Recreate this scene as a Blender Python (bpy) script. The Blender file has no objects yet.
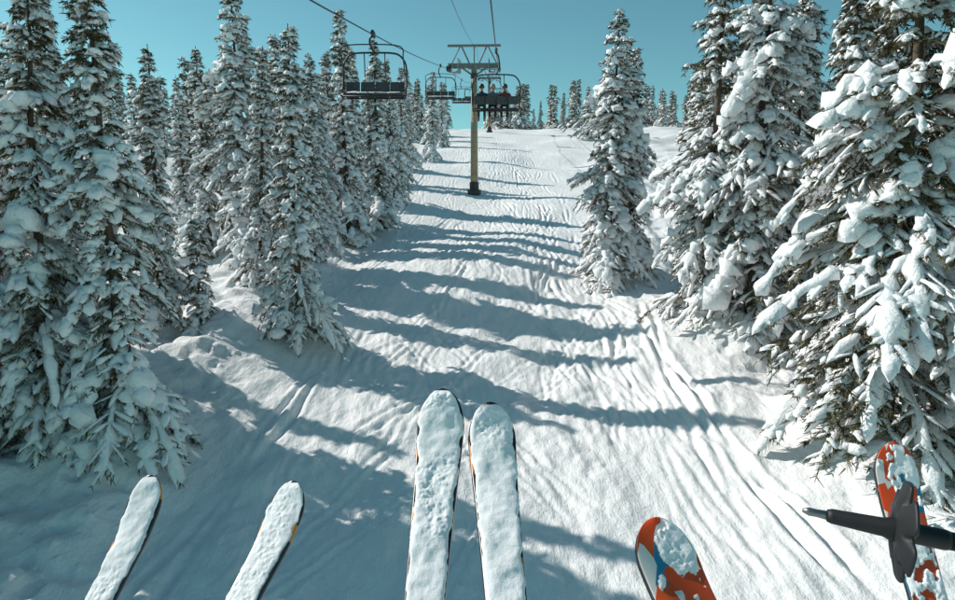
import bpy, math, numpy as np
from mathutils import Vector, Matrix
rad=math.radians
scene=bpy.context.scene
SUN_EL=37.0
SUN_DIR=Vector((-1.0,0.42,0)).normalized()*math.cos(rad(SUN_EL)); SUN_DIR.z=math.sin(rad(SUN_EL))

# ------------------------------------------------------------ noise
def _h(i,j,s):
    n=(i.astype(np.int64)*374761393+j.astype(np.int64)*668265263+s*974634777)&0xffffffff
    n=((n^(n>>13))*1274126177)&0xffffffff
    n=(n^(n>>16))&0xffffffff
    return n/4294967295.0
def vn(x,y,s=0):
    x=np.asarray(x,float);y=np.asarray(y,float)
    xi=np.floor(x);yi=np.floor(y);fx=x-xi;fy=y-yi
    fx=fx*fx*fx*(fx*(fx*6-15)+10);fy=fy*fy*fy*(fy*(fy*6-15)+10)
    a=_h(xi,yi,s);b=_h(xi+1,yi,s);c=_h(xi,yi+1,s);d=_h(xi+1,yi+1,s)
    return (a*(1-fx)+b*fx)*(1-fy)+(c*(1-fx)+d*fx)*fy-0.5
def fbm(x,y,o=4,s=0):
    r=0;a=1
    for k in range(o):
        c_,s_=math.cos(k*.9),math.sin(k*.9)
        r=r+a*vn((x*c_-y*s_)*2**k+k*17.3,(x*s_+y*c_)*2**k-k*9.1,s+k);a*=.5
    return r
def sst(a,b,v):
    t=np.clip((v-a)/(b-a),0,1);return t*t*(3-2*t)

# ------------------------------------------------------------ materials
def newmat(name):
    m=bpy.data.materials.new(name);m.use_nodes=True
    return m,m.node_tree,m.node_tree.nodes['Principled BSDF']
def simple(name,col,rough=.5,metal=0,var=.15,scale=8,bump=0):
    m,nt,b=newmat(name)
    n=nt.nodes.new('ShaderNodeTexNoise');n.inputs['Scale'].default_value=scale;n.inputs['Detail'].default_value=3
    tc=nt.nodes.new('ShaderNodeTexCoord');nt.links.new(tc.outputs['Object'],n.inputs['Vector'])
    r=nt.nodes.new('ShaderNodeValToRGB')
    r.color_ramp.elements[0].position=.3;r.color_ramp.elements[1].position=.7
    r.color_ramp.elements[0].color=(*[c*(1-var) for c in col],1);r.color_ramp.elements[1].color=(*[min(1,c*(1+var)) for c in col],1)
    nt.links.new(n.outputs['Fac'],r.inputs['Fac']);nt.links.new(r.outputs['Color'],b.inputs['Base Color'])
    b.inputs['Roughness'].default_value=rough;b.inputs['Metallic'].default_value=metal
    if bump:
        bp=nt.nodes.new('ShaderNodeBump');bp.inputs['Strength'].default_value=.6;bp.inputs['Distance'].default_value=bump
        nt.links.new(n.outputs['Fac'],bp.inputs['Height']);nt.links.new(bp.outputs['Normal'],b.inputs['Normal'])
    return m
def snow_ground():
    m,nt,b=newmat('snow_ground_mat')
    L=nt.links.new
    tc=nt.nodes.new('ShaderNodeTexCoord')
    def noise(sx,sy,scale,det,rough=.6,dist=0):
        mp=nt.nodes.new('ShaderNodeMapping');mp.inputs['Scale'].default_value=(sx,sy,1)
        L(tc.outputs['Object'],mp.inputs['Vector'])
        n=nt.nodes.new('ShaderNodeTexNoise');n.inputs['Scale'].default_value=scale;n.inputs['Detail'].default_value=det;n.inputs['Roughness'].default_value=rough
        n.inputs['Distortion'].default_value=dist
        L(mp.outputs['Vector'],n.inputs['Vector']);return n.outputs['Fac']
    n1=noise(1,.6,2.8,6,.72);n2=noise(1,.08,4.5,3,.7,.6)
    def bump(h,dist,st,prev=None):
        bp=nt.nodes.new('ShaderNodeBump');bp.inputs['Distance'].default_value=dist;bp.inputs['Strength'].default_value=st
        L(h,bp.inputs['Height'])
        if prev: L(prev,bp.inputs['Normal'])
        return bp.outputs['Normal']
    a=bump(n2,.04,.7);a=bump(n1,.12,.8,a)
    L(a,b.inputs['Normal'])
    r=nt.nodes.new('ShaderNodeValToRGB');r.color_ramp.elements[0].color=(.78,.79,.80,1);r.color_ramp.elements[1].color=(.88,.88,.87,1)
    L(n2,r.inputs['Fac']);L(r.outputs['Color'],b.inputs['Base Color'])
    b.inputs['Roughness'].default_value=.6;b.inputs['Specular IOR Level'].default_value=0
    return m
def snow_mat(name,sc=14,dist=.03,col=(.87,.88,.89),det=3):
    m,nt,b=newmat(name);L=nt.links.new
    tc=nt.nodes.new('ShaderNodeTexCoord')
    n=nt.nodes.new('ShaderNodeTexNoise');n.inputs['Scale'].default_value=sc;n.inputs['Detail'].default_value=det;n.inputs['Roughness'].default_value=.65
    L(tc.outputs['Object'],n.inputs['Vector'])
    bp=nt.nodes.new('ShaderNodeBump');bp.inputs['Distance'].default_value=dist;bp.inputs['Strength'].default_value=.8
    L(n.outputs['Fac'],bp.inputs['Height']);L(bp.outputs['Normal'],b.inputs['Normal'])
    b.inputs['Base Color'].default_value=(*col,1);b.inputs['Roughness'].default_value=.6;b.inputs['Specular IOR Level'].default_value=0
    return m
def foliage_mat():
    m,nt,b=newmat('fir_needles_mat');L=nt.links.new
    tc=nt.nodes.new('ShaderNodeTexCoord')
    n=nt.nodes.new('ShaderNodeTexNoise');n.inputs['Scale'].default_value=6;n.inputs['Detail'].default_value=3;n.inputs['Roughness'].default_value=.75
    L(tc.outputs['Object'],n.inputs['Vector'])
    r=nt.nodes.new('ShaderNodeValToRGB');e=r.color_ramp.elements
    e[0].position=.32;e[0].color=(.040,.045,.026,1)
    e[1].position=.68;e[1].color=(.50,.50,.49,1)
    k=e.new(.47);k.color=(.095,.085,.042,1)
    k=e.new(.57);k.color=(.18,.15,.095,1)
    L(n.outputs['Fac'],r.inputs['Fac']);L(r.outputs['Color'],b.inputs['Base Color'])
    b.inputs['Roughness'].default_value=.8;b.inputs['Specular IOR Level'].default_value=0
    return m
M_ground=snow_ground()
M_snow=snow_mat('tree_snow_mat',11,.05)
M_skisnow=snow_mat('ski_snow_mat',220,.0018,(.86,.87,.88),4)
M_needle=foliage_mat()
M_bark=simple('bark_mat',(.09,.065,.045),.9,0,.5,12,.02)
M_pole=simple('tower_paint_mat',(.37,.29,.17),.55,0,.15,3)
M_steel=simple('galvanised_steel_mat',(.22,.22,.22),.5,.5,.2,6)
M_dark=simple('dark_metal_mat',(.035,.037,.04),.5,.3,.2,10)
M_seat=simple('seat_mat',(.05,.055,.06),.7,0,.3,10)
M_cable=simple('cable_mat',(.06,.06,.06),.5,.6,.1,20)
M_black=simple('black_plastic_mat',(.012,.012,.014),.6,0,.3,60)
M_grey=simple('ski_edge_steel_mat',(.25,.25,.26),.35,.9,.1,40)

# ------------------------------------------------------------ mesh helpers
def mesh_from(name,V,F,mats,mi=None,smooth=True):
    me=bpy.data.meshes.new(name);me.from_pydata([tuple(v) for v in V] if not isinstance(V,np.ndarray) else V.tolist(),[],F if isinstance(F,list) else F.tolist())
    for m in mats: me.materials.append(m)
    if mi is not None: me.polygons.foreach_set('material_index',np.asarray(mi,dtype=np.int32))
    me.polygons.foreach_set('use_smooth',np.full(len(me.polygons),smooth))
    me.update();return me
def addobj(name,me,parent=None,loc=(0,0,0),rot=(0,0,0)):
    o=bpy.data.objects.new(name,me);scene.collection.objects.link(o)
    o.location=loc;o.rotation_euler=rot
    if parent: o.parent=parent
    return o
def empty(name,loc=(0,0,0),rot=(0,0,0)):
    o=bpy.data.objects.new(name,None);scene.collection.objects.link(o);o.location=loc;o.rotation_euler=rot;o.empty_display_size=.3;return o
def tube_data(pts,r,n=10,cap=True):
    P=[Vector(p) for p in pts];rs=r if isinstance(r,(list,tuple)) else [r]*len(P)
    V=[];F=[];up=None
    for i,p in enumerate(P):
        d=(P[min(i+1,len(P)-1)]-P[max(i-1,0)]).normalized()
        if up is None:
            up=Vector((0,0,1)) if abs(d.z)<.9 else Vector((0,1,0))
        s=d.cross(up).normalized();u=s.cross(d).normalized();up=u
        for k in range(n):
            a=2*math.pi*k/n;V.append(p+(s*math.cos(a)+u*math.sin(a))*rs[i])
    for i in range(len(P)-1):
        for k in range(n):
            F.append([i*n+k,i*n+(k+1)%n,(i+1)*n+(k+1)%n,(i+1)*n+k])
    if cap:
        F.append([k for k in range(n)][::-1]);F.append([(len(P)-1)*n+k for k in range(n)])
    return V,F
class Build:
    def __init__(s): s.V=[];s.F=[]
    def add(s,V,F):
        o=len(s.V);s.V+=[tuple(v) for v in V];s.F+=[[i+o for i in f] for f in F];return s
    def tube(s,pts,r,n=10,cap=True): return s.add(*tube_data(pts,r,n,cap))
    def box(s,c,d,rx=0,ry=0,rz=0):
        from mathutils import Euler
        R=Euler((rx,ry,rz)).to_matrix();V=[]
        for z in(-1,1):
            for (x,y) in((-1,-1),(1,-1),(1,1),(-1,1)):
                V.append(Vector(c)+R@Vector((x*d[0]/2,y*d[1]/2,z*d[2]/2)))
        F=[[3,2,1,0],[4,5,6,7],[0,1,5,4],[1,2,6,5],[2,3,7,6],[3,0,4,7]]
        return s.add(V,F)
    def obj(s,name,mat,parent=None,smooth=False,bevel=0):
        me=mesh_from(name,s.V,s.F,[mat],None,smooth);o=addobj(name,me,parent)
        if bevel:
            b=o.modifiers.new('bevel','BEVEL');b.width=bevel;b.segments=2
        return o
def smooth_path(pts,n=4):
    P=[Vector(p) for p in pts];Q=[P[0]*2-P[1]]+P+[P[-1]*2-P[-2]];out=[]
    for i in range(1,len(Q)-2):
        for k in range(n):
            t=k/n;a,b,c,d=Q[i-1],Q[i],Q[i+1],Q[i+2]
            out.append(.5*((2*b)+(c-a)*t+(2*a-5*b+4*c-d)*t*t+(3*b-a-3*c+d)*t**3))
    out.append(P[-1]);return out

# ------------------------------------------------------------ terrain
def run_mask(x,y):
    xl=-5.4-.03*np.clip(y-15,0,80)+.6*vn(y/4,0*y,5)
    xr=6.2+.04*np.clip(y-12,0,20)+.17*np.clip(y-32,0,120)+.7*vn(y/5,0*y+3,6)
    return np.maximum(sst(0,2.4,xl-x),sst(0,2.2,x-xr))
def base_h(x,y):
    x=np.asarray(x,float);y=np.asarray(y,float)
    z=-8+.186*y
    c=np.clip(y-122,0,None);cc=np.minimum(c,85)
    z=z-.0025*cc*cc-.425*np.clip(c-85,0,None)
    z=z-.0003*np.clip(np.abs(x-10)-12,0,120)**2*sst(60,140,y)
    m=run_mask(x,y)
    z=z+m*(.30+.95*fbm(x/3.4,y/3.4,3,11))
    z=z+.70*fbm(x/8,y/10,2,21)
    z=z+sst(40,400,np.abs(x))*6*fbm(x/60,y/60,3,31)
    return z
def axis(segs):
    out=[]
    for a,b,d0,d1 in segs:
        v=a
        while v<b-1e-6:
            out.append(v);t=(v-a)/(b-a);v+=d0+(d1-d0)*t
    out.append(segs[-1][1]);return np.array(out)
X=axis([(-600,-60,60,8),(-60,-20,4,.6),(-20,-7.5,.4,.09),(-7.5,9.5,.042,.042),(9.5,22,.1,.5),(22,60,.6,4),(60,600,8,60)])
Y=axis([(-120,5,12,.6),(5,14,.06,.06),(14,60,.07,.32),(60,165,.35,1.6),(165,700,3,40)])

T=[
 # left side
 ('A',-9.1,12.9,10.4,0),('B',-7.45,13.0,10.2,1),('A',-10.3,11.0,5.6,2),('C',-11.8,15.5,10.5,.4),
 ('H',-10.3,20.5,9.2,3),('E',-8.9,20.2,3.6,1),('J',-5.6,19.6,9.7,4.4),('I',-10.0,27.5,11.3,.8),
 ('H',-11.9,28.5,9.4,5),('J',-9.2,29.5,10.0,.2),('B',-7.0,34.5,12.0,2.5),('H',-5.7,37.0,10.9,3.5),
 ('I',-7.9,32.3,9.5,1.1),('A',-5.7,44,9.6,2),('B',-6.2,52,9.4,4),('H',-6.5,60,9.2,5),('B',-5.0,71,9.4,0),
 ('J',-7.6,40,10.5,.6),('A',-8.6,38,9.8,1.7),('H',-14,31,8,1),
 ('I',-11.5,36,9.0,.5),('C',-9.5,46,10,2.2),('B',-13.0,18.6,7.6,1.4),
 ('E',-6.9,23.3,2.0,1),('H',-9.0,55,9,1),('A',-4.6,86,8.5,1),
 ('H',-7.4,28.6,8.6,2.7),('J',-8.3,24.2,9.0,5.5),
 # right side
 ('I',5.45,27.2,11.2,.3),('B',6.7,28.1,9.7,2),('C',7.6,21.3,11.6,1),('I',8.6,19.9,12.4,4),('J',10.6,21.8,12.0,2),
 ('B',9.7,16.6,12.4,3),('D',8.5,12.8,13.2,.7),('C',10.1,11.6,11.5,5),('D',12.0,15.2,13,2.4),('B',12.6,20,12,3),
 ('C',14,24,12,.1),('B',11.5,25.5,11,2.9),('C',15,18.5,12.5,1.2),('D',12.2,9.8,11,3.3),
 # outside the frame, shading the near slope
 ('C',-11.8,8.6,9.6,1),('B',-10.2,15.9,9.5,2.6),('C',-14.5,11.8,10.5,3),('H',-13.4,13.6,9.5,4),
 ('I',-11.4,12.9,11.4,2.2),('B',-12.8,10.3,10.6,5.1),
]
def ground_z(x,y): return float(base_h(np.array([x]),np.array([y]))[0])
GX,GY=np.meshgrid(X,Y)
Z=base_h(GX,GY)
m=run_mask(GX,GY)
near=1-sst(70,120,GY);nr2=1-.75*sst(22,45,GY)
Z+=m*near*(.20*np.abs(fbm(GX/.9,GY/.9,3,41))*1.6+.06*fbm(GX*3,GY*3,2,43))
pit=vn(GX*2.3,GY*2.3,77);Z-=m*near*.18*sst(.22,.4,pit)
Z+=(1-m)*near*nr2*(.15*fbm(GX/.9,GY/1.8,4,51)+.16*fbm(GX/2.2,GY/5,2,52))
chop=sst(-.1,.3,vn(GX/2.2,GY/3,58))
Z+=(1-m)*near*nr2*chop*.10*fbm(GX*2.2,GY*1.4,3,57)
cl=vn(GX*5.5,GY*5.5,66);Z+=near*nr2*.045*sst(.33,.46,cl)*(.3+m)
for t in T:
    d2=(GX-t[1])**2+(GY-t[2])**2
    Z+=.30*np.exp(-d2/1.3)*(t[3]/10)
rng=np.random.default_rng(8)
tr=[]
for i in range(32):
    tr.append((rng.uniform(-5.2,6.2),rng.uniform(.05,.6),rng.uniform(6,20),rng.uniform(0,6.3),rng.normal(0,.045),rng.uniform(.008,.028),rng.uniform(4,30),rng.uniform(25,130)))
for i in range(20):
    tr.append((rng.uniform(-4,5.5),rng.uniform(.4,1.5),rng.uniform(4.5,9),rng.uniform(0,6.3),rng.normal(0,.04),rng.uniform(.02,.05),rng.uniform(5,30),rng.uniform(40,130)))
for i in range(6):
    tr.append((4.9+rng.uniform(-1.2,.9),rng.uniform(.05,.5),rng.uniform(9,18),rng.uniform(0,6.3),rng.normal(-.02,.04),rng.uniform(.022,.045),4,110))
for i in range(4):
    tr.append((2.2+rng.uniform(-1,.9),rng.uniform(.05,.5),rng.uniform(12,20),rng.uniform(0,6.3),rng.normal(.0,.03),rng.uniform(.02,.04),12,110))
tr.append((6.1,.5,13,1,-.02,.12,5,40));tr.append((-4.9,.4,11,2,-.02,.06,5,60))
for (x0,a,lam,ph,dr,dep,ya,yb) in tr:
    w=(Y>ya-2)&(Y<yb+2)
    sub=GX[w];yy=GY[w]
    xc=x0+a*np.sin(yy/lam*3.1416+ph)+.35*vn(yy/3,yy*0+x0*3,19)+dr*(yy-12)
    fade=sst(ya,ya+4,yy)*(1-sst(yb-10,yb,yy))*sst(-.3,.3,vn(yy/2.2,yy*0+x0*7,91))*1.25
    wd=rng.uniform(.045,.10);sep=rng.uniform(.10,.19)
    for o in(-sep,sep):
        d=sub-xc-o-.07*np.sin(yy*1.1+ph+o*9)
        Z[w]+=fade*dep*(-np.exp(-(d/wd)**2)+.4*np.exp(-((np.abs(d)-2*wd)/(wd*.8))**2))
for (x0,y0,k,dep) in ((-4,10,.42,.03),(5,14,-.30,.03),(-3,18,.25,.035),(6,20,-.2,.03),(-5,27,.2,.04),(4,33,-.16,.04),(-4,9,.7,.025),(2,12,-.5,.03)):
    for o in(-.15,.15):
        d=(GX-x0-o-k*(GY-y0)-.4*vn(GY/2,GY*0+x0,33));f=sst(y0-1,y0+1,GY)*(1-sst(y0+12,y0+18,GY))
        Z+=f*dep*(-np.exp(-(d/.07)**2)+.4*np.exp(-((np.abs(d)-.13)/.05)**2))
nx,ny=len(X),len(Y)
V=np.stack([GX.ravel(),GY.ravel(),Z.ravel()],1)
idx=np.arange(nx*ny).reshape(ny,nx)
F=np.stack([idx[:-1,:-1].ravel(),idx[:-1,1:].ravel(),idx[1:,1:].ravel(),idx[1:,:-1].ravel()],1)
me=bpy.data.meshes.new('snow_slope')
me.vertices.add(len(V));me.vertices.foreach_set('co',V.ravel())
me.loops.add(F.size);me.loops.foreach_set('vertex_index',F.ravel().astype(np.int32))
me.polygons.add(len(F));me.polygons.foreach_set('loop_start',np.arange(0,F.size,4,dtype=np.int32))
me.polygons.foreach_set('use_smooth',np.ones(len(F),bool))
me.update(calc_edges=True);me.validate();me.materials.append(M_ground)
addobj('snow_slope',me)

# ------------------------------------------------------------ fir trees
def nrm(a): return a/np.maximum(np.linalg.norm(a,axis=-1,keepdims=True),1e-9)
def n1(a,b,s): return float(vn(np.array([a]),np.array([b]),s)[0])
def tree_mesh(name,seed,H,R,spacing=.2,nb=6,need=16,padw=1.0,nscale=1.0,skip=.15,twd=3.0,irr=1.0,droop=1.0):
    rg=np.random.default_rng(seed)
    P0=[];P1=[];W=[];SN=[];DR=[]
    z=.25
    while z<H-.12:
        f=z/H
        prof=R*((1-f)**.85)*(.9+.7*irr*n1(z*1.1,seed*3.1,3))+.10
        if f<.06: prof*=.7
        n=int(round(nb*(1 if f<.85 else .7)+rg.uniform(-1,1)))
        off=rg.uniform(0,6.28)
        for b in range(n):
            az=off+6.283*b/n+rg.normal(0,.3)
            g=n1(z*.9+7,math.cos(az)*1.4+seed*5,9)+n1(z*.9+27,math.sin(az)*1.4+seed*5,19)
            if g<-.45 and f<.85 and irr>.5: continue
            L=prof*rg.uniform(.62,1.2)*(1+.75*irr*g)
            if rg.random()<.05: L*=1.3
            if L<.08: L=.08
            zz=z+rg.uniform(-.6,.6)*spacing
            e0=(-.15+.85*f**1.5)+rg.normal(0,.10);dr=(.85-.50*f)*rg.uniform(.6,1.4)*droop
            ca,sa=math.cos(az),math.sin(az)
            bend=rg.normal(0,.12)
            bp=lambda t:((ca-sa*bend*t)*L*t,(sa+ca*bend*t)*L*t,zz+L*(e0*t-dr*t*t))
            load=rg.uniform(.55,1.35)*(1+1.0*n1(z*1.6,az*1.1+seed,29))
            bare=n1(z*1.3+3,az*1.3+seed*2,39)<-.18
            sn=rg.random()>(.6 if bare else skip*.4)
            cuts=[.2,.42,.62,.82,1.0]
            for q in range(4):
                if rg.random()<.10: continue
                P0.append(bp(cuts[q]));P1.append(bp(min(1.03,cuts[q+1]+.06)));W.append((.04+.065*min(L,1.7))*(.9,1.1,1.05,.85)[q]*rg.uniform(.65,1.35)*load);SN.append(sn and L>.10);DR.append(.02)
            nt=int(1+L*twd)
            for j in range(nt):
                t=.25+.72*(j+rg.random()*.6)/max(1,nt)
                o=bp(min(t,1))
                for sgn in(-1,1):
                    l=(min(L,1.9)*.40*(1.15-t)+.10)*rg.uniform(.6,1.25)
                    a2=az+sgn*rg.uniform(.5,1.2)
                    dz=-l*rg.uniform(.15,.8)+l*.5*max(0,f-.6)
                    P0.append(o);P1.append((o[0]+math.cos(a2)*l,o[1]+math.sin(a2)*l,o[2]+dz))
                    W.append((.030+.085*min(l,.5))*rg.uniform(.6,1.4)*load);SN.append(rg.random()>(.65 if bare else skip));DR.append(.14*l)
        z+=spacing*rg.uniform(.6,1.4)*(1.15-.35*f)
    P0=np.array(P0);P1=np.array(P1);W=np.array(W)*padw;SN=np.array(SN);DR=np.array(DR)
    D=P1-P0;Ln=np.linalg.norm(D,axis=1);d=nrm(D)
    s=nrm(np.cross(d,np.array([0,0,1.])+1e-4));u=np.cross(s,d)
    Vs=[];Ms=[];base=0
    tp=[(.03*math.sin(q*1.3+seed),.03*math.cos(q*1.7+seed),-.4+ (H+.35)*q/12) for q in range(13)]
    tv,tf=tube_data(tp,[(.014*H)*(1-q/12.5)+.008 for q in range(13)],8)
    tv=np.array([list(v) for v in tv]);Vs.append(tv);Fq=[list(q) for q in tf];Ms+= [0]*len(tf);base=len(tv)
    sel=np.where(SN)[0];N=len(sel)
    ts=np.array([0,.16,.5,.88,1.06]);pr=np.array([.12,.80,1.05,.80,.06]);K=len(ts);Mx=6
    ang=np.arange(Mx)/Mx*2*math.pi
    c=P0[sel][:,None,:]+D[sel][:,None,:]*ts[None,:,None]
    c[:,:,2]-=DR[sel][:,None]*ts[None]**2
    w=W[sel][:,None]*pr[None]*rg.uniform(.55,1.5,(N,K))
    ca=np.cos(ang);sa=np.sin(ang);sa=np.where(sa<0,sa*.35,sa*.85)
    off=s[sel][:,None,None,:]*(ca[None,None,:,None]*w[:,:,None,None])+u[sel][:,None,None,:]*(sa[None,None,:,None]*w[:,:,None,None])
    jit=rg.normal(0,.22,(N,K,Mx,3))*w[:,:,None,None]
    pv=(c[:,:,None,:]+off+jit+u[sel][:,None,None,:]*W[sel][:,None,None,None]*.22).reshape(-1,3)
    ii=np.arange(N*K*Mx).reshape(N,K,Mx)+base
    q=np.stack([ii[:,:-1,:],np.roll(ii,-1,2)[:,:-1,:],np.roll(ii,-1,2)[:,1:,:],ii[:,1:,:]],-1).reshape(-1,4)
    Vs.append(pv);Fq+=q.tolist();Ms+=[2]*len(q);base+=len(pv)
    N=len(P0);tt=rg.uniform(0,1.05,(N,need,1))
    st=P0[:,None,:]+D[:,None,:]*tt;st[:,:,2]-=(DR[:,None]*tt[:,:,0]**2)
    sg=rg.choice([-1.,1.],(N,need,1))
    dirn=nrm(d[:,None,:]*rg.uniform(.2,1.0,(N,need,1))+s[:,None,:]*sg*rg.uniform(.1,1.0,(N,need,1))+np.array([0,0,-1.])*rg.uniform(-.15,.9,(N,need,1)))
    ll=rg.uniform(.06,.17,(N,need,1))*nscale*(.6+.6*np.minimum(Ln,.7))[:,None,None]*1.3
    pp=nrm(np.cross(dirn,rg.normal(0,1,(N,need,3))))*rg.uniform(.009,.020,(N,need,1))*nscale
    a=st-pp;b=st+pp;e=st+dirn*ll+pp*.3;g=st+dirn*ll-pp*.3
    nv=np.stack([a,b,e,g],2).reshape(-1,3)
    q=(np.arange(N*need*4)+base).reshape(-1,4)
    Vs.append(nv);Fq+=q.tolist();Ms+=[1]*len(q)
    return mesh_from(name,np.concatenate(Vs),Fq,[M_bark,M_needle,M_snow],Ms,True)
VAR={
 'A':(tree_mesh('fir_a',1,10,1.18,.20,6,11,1.24,1.0,.12),10),
 'B':(tree_mesh('fir_b',2,10,1.42,.22,6,11,1.22,1.0,.12),10),
 'J':(tree_mesh('fir_j',31,10,1.15,.21,6,11,1.22,1.0,.12,3.0,1.1),10),
 'I':(tree_mesh('fir_i',22,11,1.75,.23,6,11,1.22,1.0,.13,2.8,.8),11),
 'H':(tree_mesh('fir_h',9,10,1.05,.20,6,11,1.24,1.0,.14),10),
 'C':(tree_mesh('fir_c',3,11,2.0,.27,6,13,1.22,1.1,.13),11),
 'D':(tree_mesh('fir_d',4,13,2.6,.33,7,20,1.16,1.12,.17,3.8,1.0,1.0),13),
 'E':(tree_mesh('fir_e',5,3.4,.42,.16,5,12,.9,.8,.2),3.4),
 'F':(tree_mesh('fir_f',6,9,1.3,.36,5,4,1.7,2.4,.15,1.4),9),
 'G':(tree_mesh('fir_g',7,9,1.1,.36,5,4,1.7,2.4,.15,1.4),9),
}
rg=np.random.default_rng(3)
for v,x,y,h,r in T:
    me,H0=VAR[v];o=addobj('fir_tree',me)
    o.location=(x,y,ground_z(x,y)-.05);s=h/H0;wx=s*rg.uniform(.92,1.10)
    o.scale=(wx,wx,s);o.rotation_euler=(rg.normal(0,.022),rg.normal(0,.022),r)
far=empty('distant_trees',(0,100,0))
def ft(x,y,h):
    me,H0=VAR['F' if rg.random()<.5 else 'G'];o=addobj('tree',me)
    s=h/H0;ww=s*rg.uniform(.95,1.5);o.parent=far;o.location=(x,y-100,ground_z(x,y)-.1);o.scale=(ww,ww,s);o.rotation_euler=(0,0,rg.uniform(0,6.28))
for i in range(72):
    ft(3+60*rg.random()**1.3,rg.uniform(128,156),rg.uniform(4.5,10.5))
for i in range(18):
    ft(-rg.uniform(4.5,22),rg.uniform(95,148),rg.uniform(6.5,10))
for i in range(55):
    y=rg.uniform(36,115);ft(17+.22*(y-30)+rg.uniform(0,40),y,rg.uniform(8,12))
for i in range(50):
    y=rg.uniform(52,125);ft(-12-.12*(y-38)-rg.uniform(0,50),y,rg.uniform(7,11))
for i in range(9):
    ft(-rg.uniform(22,34),rg.uniform(22,48),rg.uniform(6,9))
for x,y,h in((15,68,8),(17.5,80,9),(20,90,8),(16.5,98,8),(10.5,140,6),(5.0,140,7),(6.2,134,6.5),(3.6,143,7.5),(8,136,7),(9.3,131,7)): ft(x,y,h)

# ------------------------------------------------------------ lift line
def line_x(y,off): return off+.037*y
def cable_z(y):
    if y<=50: 
        t=y/50; return 2.3+.166*y-.3*math.sin(math.pi*max(0,t))
    if y<=115:
        t=(y-50)/65;return 10.6+12.1*t-.9*math.sin(math.pi*t)
    t=(y-115)/60;return 22.7+1.2*t-2*t*t
def cable(name,off,dz=0,r=.02):
    pts=[(line_x(y,off),y,cable_z(y)+dz) for y in [-60,-30,-10,0]+list(range(5,176,5))]
    b=Build();b.tube(pts,r,8);return b.obj(name,M_cable,None,True)
cable('haul_cable',-.25);cable('haul_cable',-4.1)
b=Build();b.tube([(-.05-.054*(50-y)+.0272*(50-y) if y<=50 else -.05+.01*(y-50),y,cable_z(y)+1.42-(.4*math.sin(math.pi*y/50) if 0<y<50 else 0)) for y in [-60,-20]+list(range(0,51,5))+list(range(55,176,10))],.011,6);b.obj('communication_cable',M_cable,None,True)

def tower(cx,y,ztop,gauge=3.85):
    g=ground_z(cx,y);e=empty('chairlift_tower',(cx,y,0),(0,0,-.037))
    b=Build();b.tube([(0,0,g-.5),(0,0,g+4),(0,0,ztop-.1)],[.30,.27,.22],20);b.obj('pole',M_pole,e,True)
    b=Build();b.tube([(0,0,g-.3),(0,0,g+.32),(0,0,g+.34)],[.52,.52,.40],20);b.tube([(0,0,g+.34),(0,0,g+.9)],[.36,.36],20);b.obj('base_collar',M_dark,e,False)
    b=Build()
    for k in range(int((ztop-g-1.5)/.35)):
        b.tube([(-.17,-.42,g+1.4+k*.35),(.17,-.42,g+1.4+k*.35)],.014,6)
    b.tube([(-.17,-.42,g+1.3),(-.17,-.42,ztop)],.018,6);b.tube([(.17,-.42,g+1.3),(.17,-.42,ztop)],.018,6)
    for k in range(4):
        zz=g+1.6+k*(ztop-g-2)/3.3;b.tube([(-.17,-.42,zz),(0,-.1,zz)],.016,6);b.tube([(.17,-.42,zz),(0,-.1,zz)],.016,6)
    b.obj('ladder',M_steel,e,True)
    b=Build();b.box((0,0,ztop+.05),(gauge+.1,.30,.34));b.box((0,0,ztop-.16),(.9,.42,.08))
    b.box((-.55,0,ztop-.35),(.9,.12,.12),0,math.radians(35));b.box((.55,0,ztop-.35),(.9,.12,.12),0,math.radians(-35))
    b.obj('crossarm',M_steel,e,False,.015)
    b=Build()
    for sx in(-1,1):
        b.tube([(sx*.35,0,ztop+.2),(sx*.95,0,ztop+1.45)],.06,8);b.tube([(sx*1.7,0,ztop+.2),(sx*1.05,0,ztop+1.45)],.045,8)
    b.box((0,0,ztop+1.5),(4.0,.16,.16));b.tube([(0,0,ztop+.2),(0,0,ztop+1.45)],.05,8)
    b.obj('lifting_frame',M_steel,e,False)
    sl=.17
    for sx,nm in((-1,'sheave_train_down'),(1,'sheave_train_up')):
        cx0=sx*gauge/2;b=Build()
        for k in range(8):
            yy=(k-3.5)*.42;zz=ztop-.2+yy*sl
            b.tube([(cx0-.05,yy,zz),(cx0+.05,yy,zz)],.19,16)
        b.box((cx0-sx*.12,0,ztop-.2),(.05,3.2,.12),math.atan(sl));b.box((cx0-sx*.12,0,ztop-.05),(.12,.3,.3))
        b.obj(nm,M_dark,e,False)
        b=Build();xx=cx0-sx*.55
        b.box((xx,0,ztop-.45),(.5,3.6,.05),math.atan(sl))
        for k in range(5):
            yy=(k-2)*.88;b.tube([(xx-sx*.25,yy,ztop-.45+yy*sl),(xx-sx*.25,yy,ztop+.5+yy*sl)],.02,6)
        for h in(.02,.5): b.tube([(xx-sx*.25,-1.76,ztop+h-1.76*sl),(xx-sx*.25,1.76,ztop+h+1.76*sl)],.02,6)
        for yy in(-1.2,1.2): b.tube([(xx,yy,ztop-.47+yy*sl),(sx*.9,0,ztop-.05)],.025,6)
        b.obj('catwalk',M_steel,e,False)
    b=Build();b.box((0,-.36,ztop-.75),(.5,.02,.42));b.obj('number_plate',M_seat,e,False,.01)
tower(-.25,50,10.75);tower(2.1,115,22.75)

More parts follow.
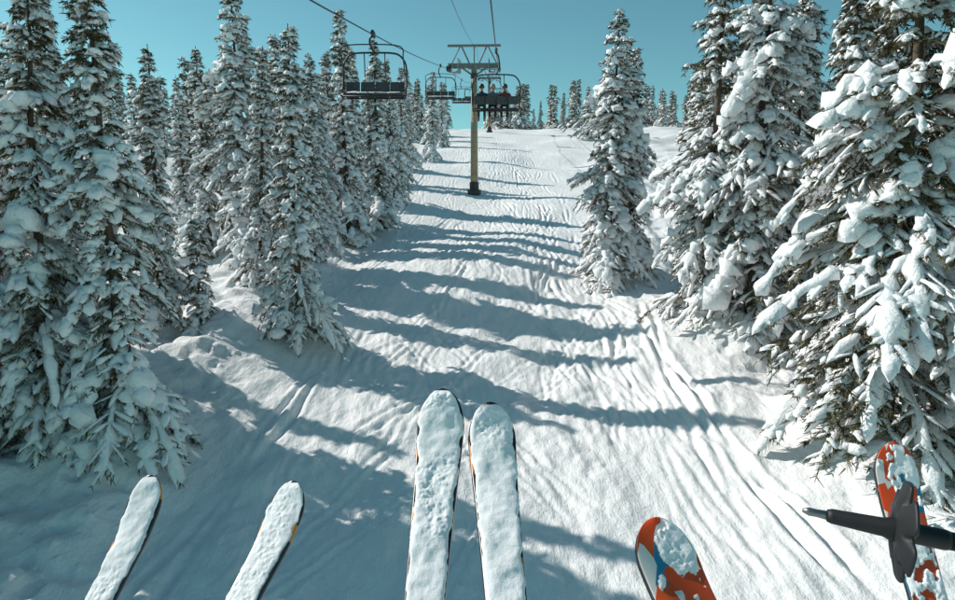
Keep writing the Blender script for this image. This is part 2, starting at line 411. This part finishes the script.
def chair(y,off,face,up=.15):
    gx,gz=line_x(y,off),cable_z(y)
    e=empty('chairlift_chair',(gx,y,gz),(0,0,0 if face>0 else math.pi))
    b=Build();b.box((0,0,0),(.10,.42,.12));b.tube([(0,-.16,.06),(0,.16,.06)],.06,10);b.obj('grip',M_dark,e,False,.02)
    def U(P): return [(x,yy,z+up) for x,yy,z in P]
    b=Build();b.tube(smooth_path([(0,0,-.03),(.10,-.02,-.25+up*.3),(.12,-.10,-.65+up*.8),(0,-.18,-1.0+up)]),.035,10)
    b.tube(smooth_path(U([(-1.0,.22,-2.22),(-1.02,-.02,-2.12),(-1.02,-.18,-1.75),(-1.0,-.2,-1.35),(-.82,-.2,-1.08),(-.55,-.18,-1.0),(0,-.18,-.99),(.55,-.18,-1.0),(.82,-.2,-1.08),(1.0,-.2,-1.35),(1.02,-.18,-1.75),(1.02,-.02,-2.12),(1.0,.22,-2.22)])),.030,10)
    for sx in(-1,1):
        b.tube(smooth_path(U([(sx*1.0,-.18,-1.75),(sx*1.0,-.12,-2.25),(sx*1.0,-.05,-2.42),(sx*1.0,.34,-2.40)])),.024,8)
    for sx in(-.33,.33): b.tube(U([(sx,-.18,-1.0),(sx,-.26,-1.75)]),.018,8)
    b.tube(U([(-1,-.05,-2.43),(1,-.05,-2.43)]),.025,8);b.tube(U([(-1,.3,-2.42),(1,.3,-2.42)]),.025,8)
    b.obj('bail_frame',M_dark,e,True)
    b=Build()
    for k in range(4): b.box((-.72+k*.48,.12,-2.36+up),(.45,.44,.07),math.radians(4))
    b.obj('seat',M_seat,e,False,.025)
    b=Build()
    for k in range(4): b.box((-.72+k*.48,-.20,-2.05+up),(.45,.05,.34),math.radians(12))
    b.obj('backrest',M_seat,e,False,.02)
    b=Build()
    if face<0: P=[(-.97,-.15,-1.7),(-.97,.25,-1.25),(-.9,.45,-.95),(0,.5,-.9),(.9,.45,-.95),(.97,.25,-1.25),(.97,-.15,-1.7)]
    else: P=[(-.97,-.15,-1.75),(-.97,.3,-1.9),(-.9,.5,-2.05),(0,.52,-2.06),(.9,.5,-2.05),(.97,.3,-1.9),(.97,-.15,-1.75)]
    b.tube(smooth_path(U(P)),.02,8);b.obj('restraint_bar',M_dark,e,True)
    if face<0:
        Vv=[];Fv=[];n_1,n_2=40,9
        for i in range(n_1):
            for j in range(n_2):
                x=-.95+1.9*i/(n_1-1);yy=-.1+.42*j/(n_2-1)
                ed=min(1,min(i,n_1-1-i)/3)*min(1,min(j,n_2-1-j)/2)
                Vv.append((x,yy,-2.325+up+ed*(.06+.04*n1(x*5,yy*6+y,4))))
        for i in range(n_1-1):
            for j in range(n_2-1): a=i*n_2+j;Fv.append([a,a+n_2,a+n_2+1,a+1])
        addobj('seat_snow',mesh_from('seat_snow',Vv,Fv,[M_skisnow]),e)
    return e
chair(21.2,-4.1,-1,.48);chair(44.2,-4.1,-1,.3);chair(67.5,-4.1,-1);chair(90,-4.1,-1)
cB=chair(28.3,-.25,1,0);chair(73,-.25,1);chair(95,-.25,1)

# ------------------------------------------------------------ seated skiers
def person_mat(name,jc,pc):
    m,nt,b=newmat(name);L=nt.links.new
    tc=nt.nodes.new('ShaderNodeTexCoord');sp=nt.nodes.new('ShaderNodeSeparateXYZ');L(tc.outputs['Object'],sp.inputs[0])
    r=nt.nodes.new('ShaderNodeValToRGB');r.color_ramp.interpolation='CONSTANT'
    mr=nt.nodes.new('ShaderNodeMapRange');mr.inputs['From Min'].default_value=-.6;mr.inputs['From Max'].default_value=1.0;L(sp.outputs['Z'],mr.inputs['Value']);L(mr.outputs[0],r.inputs['Fac'])
    e=r.color_ramp.elements;e[0].position=0;e[0].color=(*pc,1);e[1].position=(.19+.6)/1.6;e[1].color=(*jc,1);k=e.new((.63+.6)/1.6);k.color=(.45,.27,.2,1)
    L(r.outputs['Color'],b.inputs['Base Color']);b.inputs['Roughness'].default_value=.8
    return m
def skier(parent,x,jc,pc,hc):
    e=empty('skier',Vector(parent.location)+Vector((x,.02,-2.27)))
    J=[(0,0,.10),(0,-.03,.28),(0,-.03,.46),(0,0,.58),(0,.01,.64),(0,.03,.75),(0,.03,.84)]
    Rr=[(.16,.13),(.15,.12),(.18,.12),(.09,.08),(.06,.06),(.085,.10),(.06,.07)]
    E=[(i,i+1) for i in range(6)]
    def chain(root,pts,rs):
        p=root
        for q,r in zip(pts,rs):
            J.append(q);Rr.append(r if isinstance(r,tuple) else (r,r));E.append((p,len(J)-1));p=len(J)-1
        return p
    for s in(-1,1):
        chain(0,[(s*.10,.08,.09),(s*.13,.45,.12),(s*.13,.47,-.10),(s*.13,.46,-.34),(s*.13,.60,-.40)],[.10,.075,.065,.06,.05])
        w=chain(2,[(s*.20,-.01,.49),(s*.29,.08,.28),(s*.24,.33,.22),(s*.23,.42,.21)],[.075,.055,.04,.04])
        for f in range(4): chain(w,[(s*(.20+.022*f),.485,.215-.004*f),(s*(.20+.022*f),.51,.185)],[.012,.010])
        chain(w-0,[(s*.19,.44,.20)],[.012])
    me=bpy.data.meshes.new('body');me.from_pydata(J,E,[]);o=addobj('body',me,e)
    mod=o.modifiers.new('skin','SKIN');
    for i,r in enumerate(Rr): me.skin_vertices[0].data[i].radius=r
    me.skin_vertices[0].data[0].use_root=True
    mod.use_smooth_shade=True
    ss=o.modifiers.new('sub','SUBSURF');ss.levels=1;ss.render_levels=1
    me.materials.append(person_mat('skier_clothes_mat',jc,pc))
    Vv=[];Fv=[];n=16
    for i in range(9):
        a=i/8*1.9
        for k in range(n):
            t=2*math.pi*k/n;Vv.append((.118*math.sin(a)*math.cos(t),.02+.138*math.sin(a)*math.sin(t),.83+.125*math.cos(a)-(.03 if i==8 and math.sin(t)<0 else 0)))
    for i in range(8):
        for k in range(n): Fv.append([i*n+k,(i+1)*n+k,(i+1)*n+(k+1)%n,i*n+(k+1)%n])
    addobj('helmet',mesh_from('helmet',Vv,Fv,[simple('helmet_mat',hc,.35)]),e)
    b=Build();b.tube(smooth_path([(-.10,.05,.80),(-.07,.135,.80),(0,.155,.80),(.07,.135,.80),(.10,.05,.80)]),.03,8);b.obj('goggles',M_black,e,True)
    for s in(-1,1):
        b=Build();b.tube(smooth_path([(s*.13,.42,-.44),(s*.13,.46,-.40),(s*.13,.52,-.42),(s*.13,.64,-.45)]),[.05]*3+[.055]*6+[.06]*3+[.05],8);b.obj('ski_boot',M_black,e,True)
        yy=[-.35,-.3,0,.5,1.0,1.2,1.3,1.36];ww=[.04,.05,.045,.04,.05,.055,.04,.01];zz=[-.5,-.5,-.5,-.5,-.49,-.46,-.43,-.40]
        Vv=[];Fv=[]
        for a,w_,c in zip(yy,ww,zz): Vv+=[(s*.14-w_,a,c),(s*.14+w_,a,c),(s*.14+w_,a,c+.018),(s*.14-w_,a,c+.018)]
        for i in range(7):
            for k in range(4): Fv.append([i*4+k,i*4+(k+1)%4,(i+1)*4+(k+1)%4,(i+1)*4+k])
        Fv+=[[3,2,1,0],[28,29,30,31]]
        addobj('ski',mesh_from('ski',Vv,Fv,[M_dark],None,False),e)
skier(cB,-.62,(.03,.035,.05),(.04,.04,.045),(.02,.02,.022))
skier(cB,-.14,(.12,.14,.17),(.03,.03,.035),(.25,.25,.26))
skier(cB,.38,(.20,.04,.03),(.03,.03,.04),(.03,.03,.03))

# ------------------------------------------------------------ foreground skis
def ski_paint(name,kind):
    m,nt,b=newmat(name);L=nt.links.new
    tc=nt.nodes.new('ShaderNodeTexCoord')
    if kind=='orange':
        mp=nt.nodes.new('ShaderNodeMapping');mp.inputs['Rotation'].default_value=(0,0,.6);mp.inputs['Scale'].default_value=(1,1,1);L(tc.outputs['UV'],mp.inputs['Vector'])
        w=nt.nodes.new('ShaderNodeTexVoronoi');w.inputs['Scale'].default_value=12;w.feature='F1'
        L(mp.outputs[0],w.inputs['Vector'])
        sp=nt.nodes.new('ShaderNodeSeparateColor');L(w.outputs['Color'],sp.inputs[0])
        r=nt.nodes.new('ShaderNodeValToRGB');r.color_ramp.interpolation='CONSTANT';e=r.color_ramp.elements
        e[0].color=(.78,.085,.018,1);e[1].position=.66;e[1].color=(.75,.72,.68,1);k=e.new(.74);k.color=(.02,.22,.36,1);k=e.new(.86);k.color=(.78,.10,.02,1)
        L(sp.outputs[0],r.inputs['Fac']);L(r.outputs['Color'],b.inputs['Base Color'])
    else:
        n=nt.nodes.new('ShaderNodeTexNoise');n.inputs['Scale'].default_value=7;n.inputs['Detail'].default_value=0;L(tc.outputs['UV'],n.inputs['Vector'])
        r=nt.nodes.new('ShaderNodeValToRGB');r.color_ramp.interpolation='CONSTANT';e=r.color_ramp.elements
        e[0].color=(.02,.022,.025,1);e[1].position=.60;e[1].color=(.60,.22,.03,1)
        L(n.outputs['Fac'],r.inputs['Fac']);L(r.outputs['Color'],b.inputs['Base Color'])
    b.inputs['Roughness'].default_value=.3
    return m
P_or=ski_paint('ski_orange_mat','orange');P_bk=ski_paint('ski_black_mat','black')
def ski(T_,B_,paint,W=.125,waist=.088,L=1.65,cover=1.0,seed=0,roll=0,sidebias=0,hs=1.0):
    T_=Vector(T_);B_=Vector(B_);f=(T_-B_).normalized()
    side=f.cross(Vector((0,0,1))).normalized();side=(Matrix.Rotation(roll,3,f)@side);up=side.cross(f).normalized()
    R=Matrix((side,f,up)).transposed()
    e=empty('ski',T_);e.rotation_euler=R.to_euler()
    def hw(s):
        s=np.asarray(s,float);r=.10
        tip=np.sqrt(np.clip(1-(1-np.clip(s/r,0,1))**2.0,0,1))
        u=np.clip((s-r)/(L-r),0,1);k=(2*u-1)**2
        w=(waist+(W-waist)*k*np.where(u>.5,.8,1))/2
        tail=np.sqrt(np.clip(1-(1-np.clip((L-s)/.04,0,1))**2,0,1))
        return np.maximum(w*tip*(.55+.45*tail),.0015)
    def rise(s): return .055*np.clip(1-s/.24,0,1)**2+.012*np.clip(s-1.45,0,1)*2
    S=np.concatenate([np.linspace(0,1,22)**2*.1,np.linspace(.11,.4,20),np.linspace(.43,L-.05,28),np.linspace(L-.04,L,8)])
    th=.014;Vv=[];Fv=[];mi=[]
    for s in S:
        w=float(hw(s));z=float(rise(s))
        for (x,dz) in((-w,-th),(-w,-th+.0025),(-w*.985,-.001),(-w*.93,0),(0,.0006),(w*.93,0),(w*.985,-.001),(w,-th+.0025),(w,-th)): Vv.append((x,-s,z+dz))
    n=9
    for i in range(len(S)-1):
        for k in range(n):
            Fv.append([i*n+k,i*n+(k+1)%n,(i+1)*n+(k+1)%n,(i+1)*n+k]);mi.append(1 if k in(0,7,8) else (0 if (k in(2,3,4,5) or paint is P_bk) else 2))
    Fv.append(list(range(n)));mi.append(1);Fv.append([(len(S)-1)*n+k for k in range(n)][::-1]);mi.append(1)
    me=mesh_from('ski_body',Vv,Fv,[paint,M_grey,M_black],mi,True)
    uv=me.uv_layers.new(name='UV');co=np.array(Vv)
    for lp in me.loops: uv.data[lp.index].uv=(co[lp.vertex_index][0]*3+seed,co[lp.vertex_index][1]*1.4)
    addobj('ski_body',me,e)
    ns,nu=420,46
    ss=.004+1.2*np.linspace(0,1,ns)**1.25;uu=np.linspace(-1,1,nu);SS,UU=np.meshgrid(ss,uu,indexing='ij')
    ww=hw(SS);ragged=.935+.13*fbm(SS*35,UU*0+seed+np.sign(UU)*5,3,8)
    Xx=UU*ww*ragged
    ed=np.sqrt(np.clip(1-np.abs(UU)**6,0,1))*sst(0,.03,SS)
    nb=fbm(SS*15,Xx*15+seed*3,3,seed+60);lump=fbm(SS*90,Xx*90+seed,3,seed+80)
    patch=sst(-.1,.3,fbm(SS*8,Xx*12+seed,2,seed+90))
    h=(.009+.010*nb+(.001+.004*patch)*lump)*hs
    thr=(1-cover)*.9
    mask=sst(-.05,.06,1.5*fbm(SS*13,Xx*20+seed,5,seed+5)+.42-thr+sidebias*UU) if cover<1 else np.ones_like(SS)
    hh=np.maximum(h,.0025)*ed*mask-(1-mask)*.004-.001*(1-ed)
    ZZ=rise(SS)+hh
    Vv=np.stack([Xx.ravel(),-SS.ravel(),ZZ.ravel()],1);id_=np.arange(ns*nu).reshape(ns,nu)
    Fv=np.stack([id_[:-1,:-1].ravel(),id_[1:,:-1].ravel(),id_[1:,1:].ravel(),id_[:-1,1:].ravel()],1)
    addobj('snow_cover',mesh_from('snow_cover',Vv,Fv,[M_skisnow]),e)
    b=Build();b.box((0,-.70,.02),(.07,.10,.035));b.box((0,-1.02,.025),(.075,.14,.045));b.box((0,-.70,.045),(.04,.06,.025));b.obj('binding',M_dark,e,False,.008)
    return e
ski((-.092,1.667,-.515),(-.108,1.175,-.785),P_bk,.122,.074,1.68,1,1,roll=.0)
ski((.032,1.644,-.548),(.058,1.155,-.775),P_bk,.122,.074,1.68,1,2,roll=.0)
ski((-1.105,2.09,-.935),(-1.13,1.757,-1.15),P_bk,.122,.084,1.6,1,3,roll=-.1,hs=.8)
ski((-.59,1.993,-.918),(-.67,1.664,-1.09),P_bk,.130,.088,1.6,1,4,roll=-.1,hs=.8)
ski((.432,1.504,-.800),(.472,1.341,-.873),P_or,.160,.120,1.7,.50,5,roll=.05,sidebias=.16)
ski((1.345,2.006,-.775),(1.300,1.711,-1.080),P_or,.135,.095,1.7,.55,6,roll=.1,sidebias=.12)

# ------------------------------------------------------------ ski pole
tip=Vector((.3265,.604,-.298));dr=Vector((.1235,-.050,-.008)).normalized()
e=empty('ski_pole',tip);q=Vector((0,0,1)).rotation_difference(dr);e.rotation_mode='QUATERNION';e.rotation_quaternion=q
b=Build();b.tube([(0,0,0),(0,0,.006),(0,0,.012),(0,0,.03)],[.0018,.0042,.0038,.005],14);b.obj('tip',M_grey,e,True)
b=Build();b.tube([(0,0,.022),(0,0,.026),(0,0,.07),(0,0,.075),(0,0,.092),(0,0,.095),(0,0,.12),(0,0,.124)],[.006,.0072,.0090,.0108,.0108,.0096,.0096,.0086],18)
b.tube([(0,0,.122),(0,0,.5),(0,0,1.02)],[.0084,.0088,.0092],18);b.obj('shaft',M_black,e,True)
Vv=[];Fv=[];n=96
for ring,(r0,z) in enumerate([(.009,.078),(.020,.079),(.030,.081),(.044,.085),(.047,.086),(.0465,.088),(.030,.084),(.009,.083)]):
    for k in range(n):
        a=2*math.pi*k/n
        sc=1-(.34*max(0,math.cos(a*6+.5))**3 if ring in(3,4,5) else 0)
        Vv.append((r0*sc*math.cos(a),r0*sc*math.sin(a),z))
for i in range(8):
    for k in range(n):
        j=(i+1)%8;Fv.append([i*n+k,i*n+(k+1)%n,j*n+(k+1)%n,j*n+k])
addobj('basket',mesh_from('basket',Vv,Fv,[M_black]),e)
b=Build();b.tube(smooth_path([(0,0,1.0),(0,0,1.02),(0,0,1.06),(0,0,1.11),(0,0,1.14),(0,0,1.15)],3),[.012]*3+[.018]*3+[.016]*3+[.019]*3+[.022]*3+[.010],14);b.obj('handle',M_black,e,True)

# ------------------------------------------------------------ world, sun, camera
w=bpy.data.worlds.new('World');scene.world=w;w.use_nodes=True;nt=w.node_tree
bg=nt.nodes['Background'];sky=nt.nodes.new('ShaderNodeTexSky');sky.sky_type='NISHITA';sky.sun_disc=False
sky.sun_elevation=rad(SUN_EL);sky.sun_rotation=math.atan2(SUN_DIR.x,SUN_DIR.y);sky.altitude=1800;sky.air_density=1.0;sky.dust_density=.9
mx=nt.nodes.new('ShaderNodeMix');mx.data_type='RGBA';mx.blend_type='MULTIPLY';mx.inputs['Factor'].default_value=1
nt.links.new(sky.outputs[0],mx.inputs['A']);mx.inputs['B'].default_value=(.68,1.10,.87,1)
nt.links.new(mx.outputs['Result'],bg.inputs['Color']);bg.inputs['Strength'].default_value=.118
sl=bpy.data.lights.new('sun','SUN');sl.energy=4.4;sl.angle=rad(.5);sl.color=(1,.945,.875)
so=bpy.data.objects.new('sun',sl);scene.collection.objects.link(so);so.rotation_euler=SUN_DIR.to_track_quat('Z','Y').to_euler();so.location=(-20,0,30)
cam=bpy.data.cameras.new('camera');cam.lens=24;cam.sensor_width=36;cam.clip_start=.02;cam.clip_end=3000
co=bpy.data.objects.new('camera',cam);scene.collection.objects.link(co);co.location=(0,0,0);co.rotation_euler=(rad(82),0,0)
scene.camera=co
scene.view_settings.view_transform='Standard';scene.view_settings.look='None';scene.view_settings.exposure=0
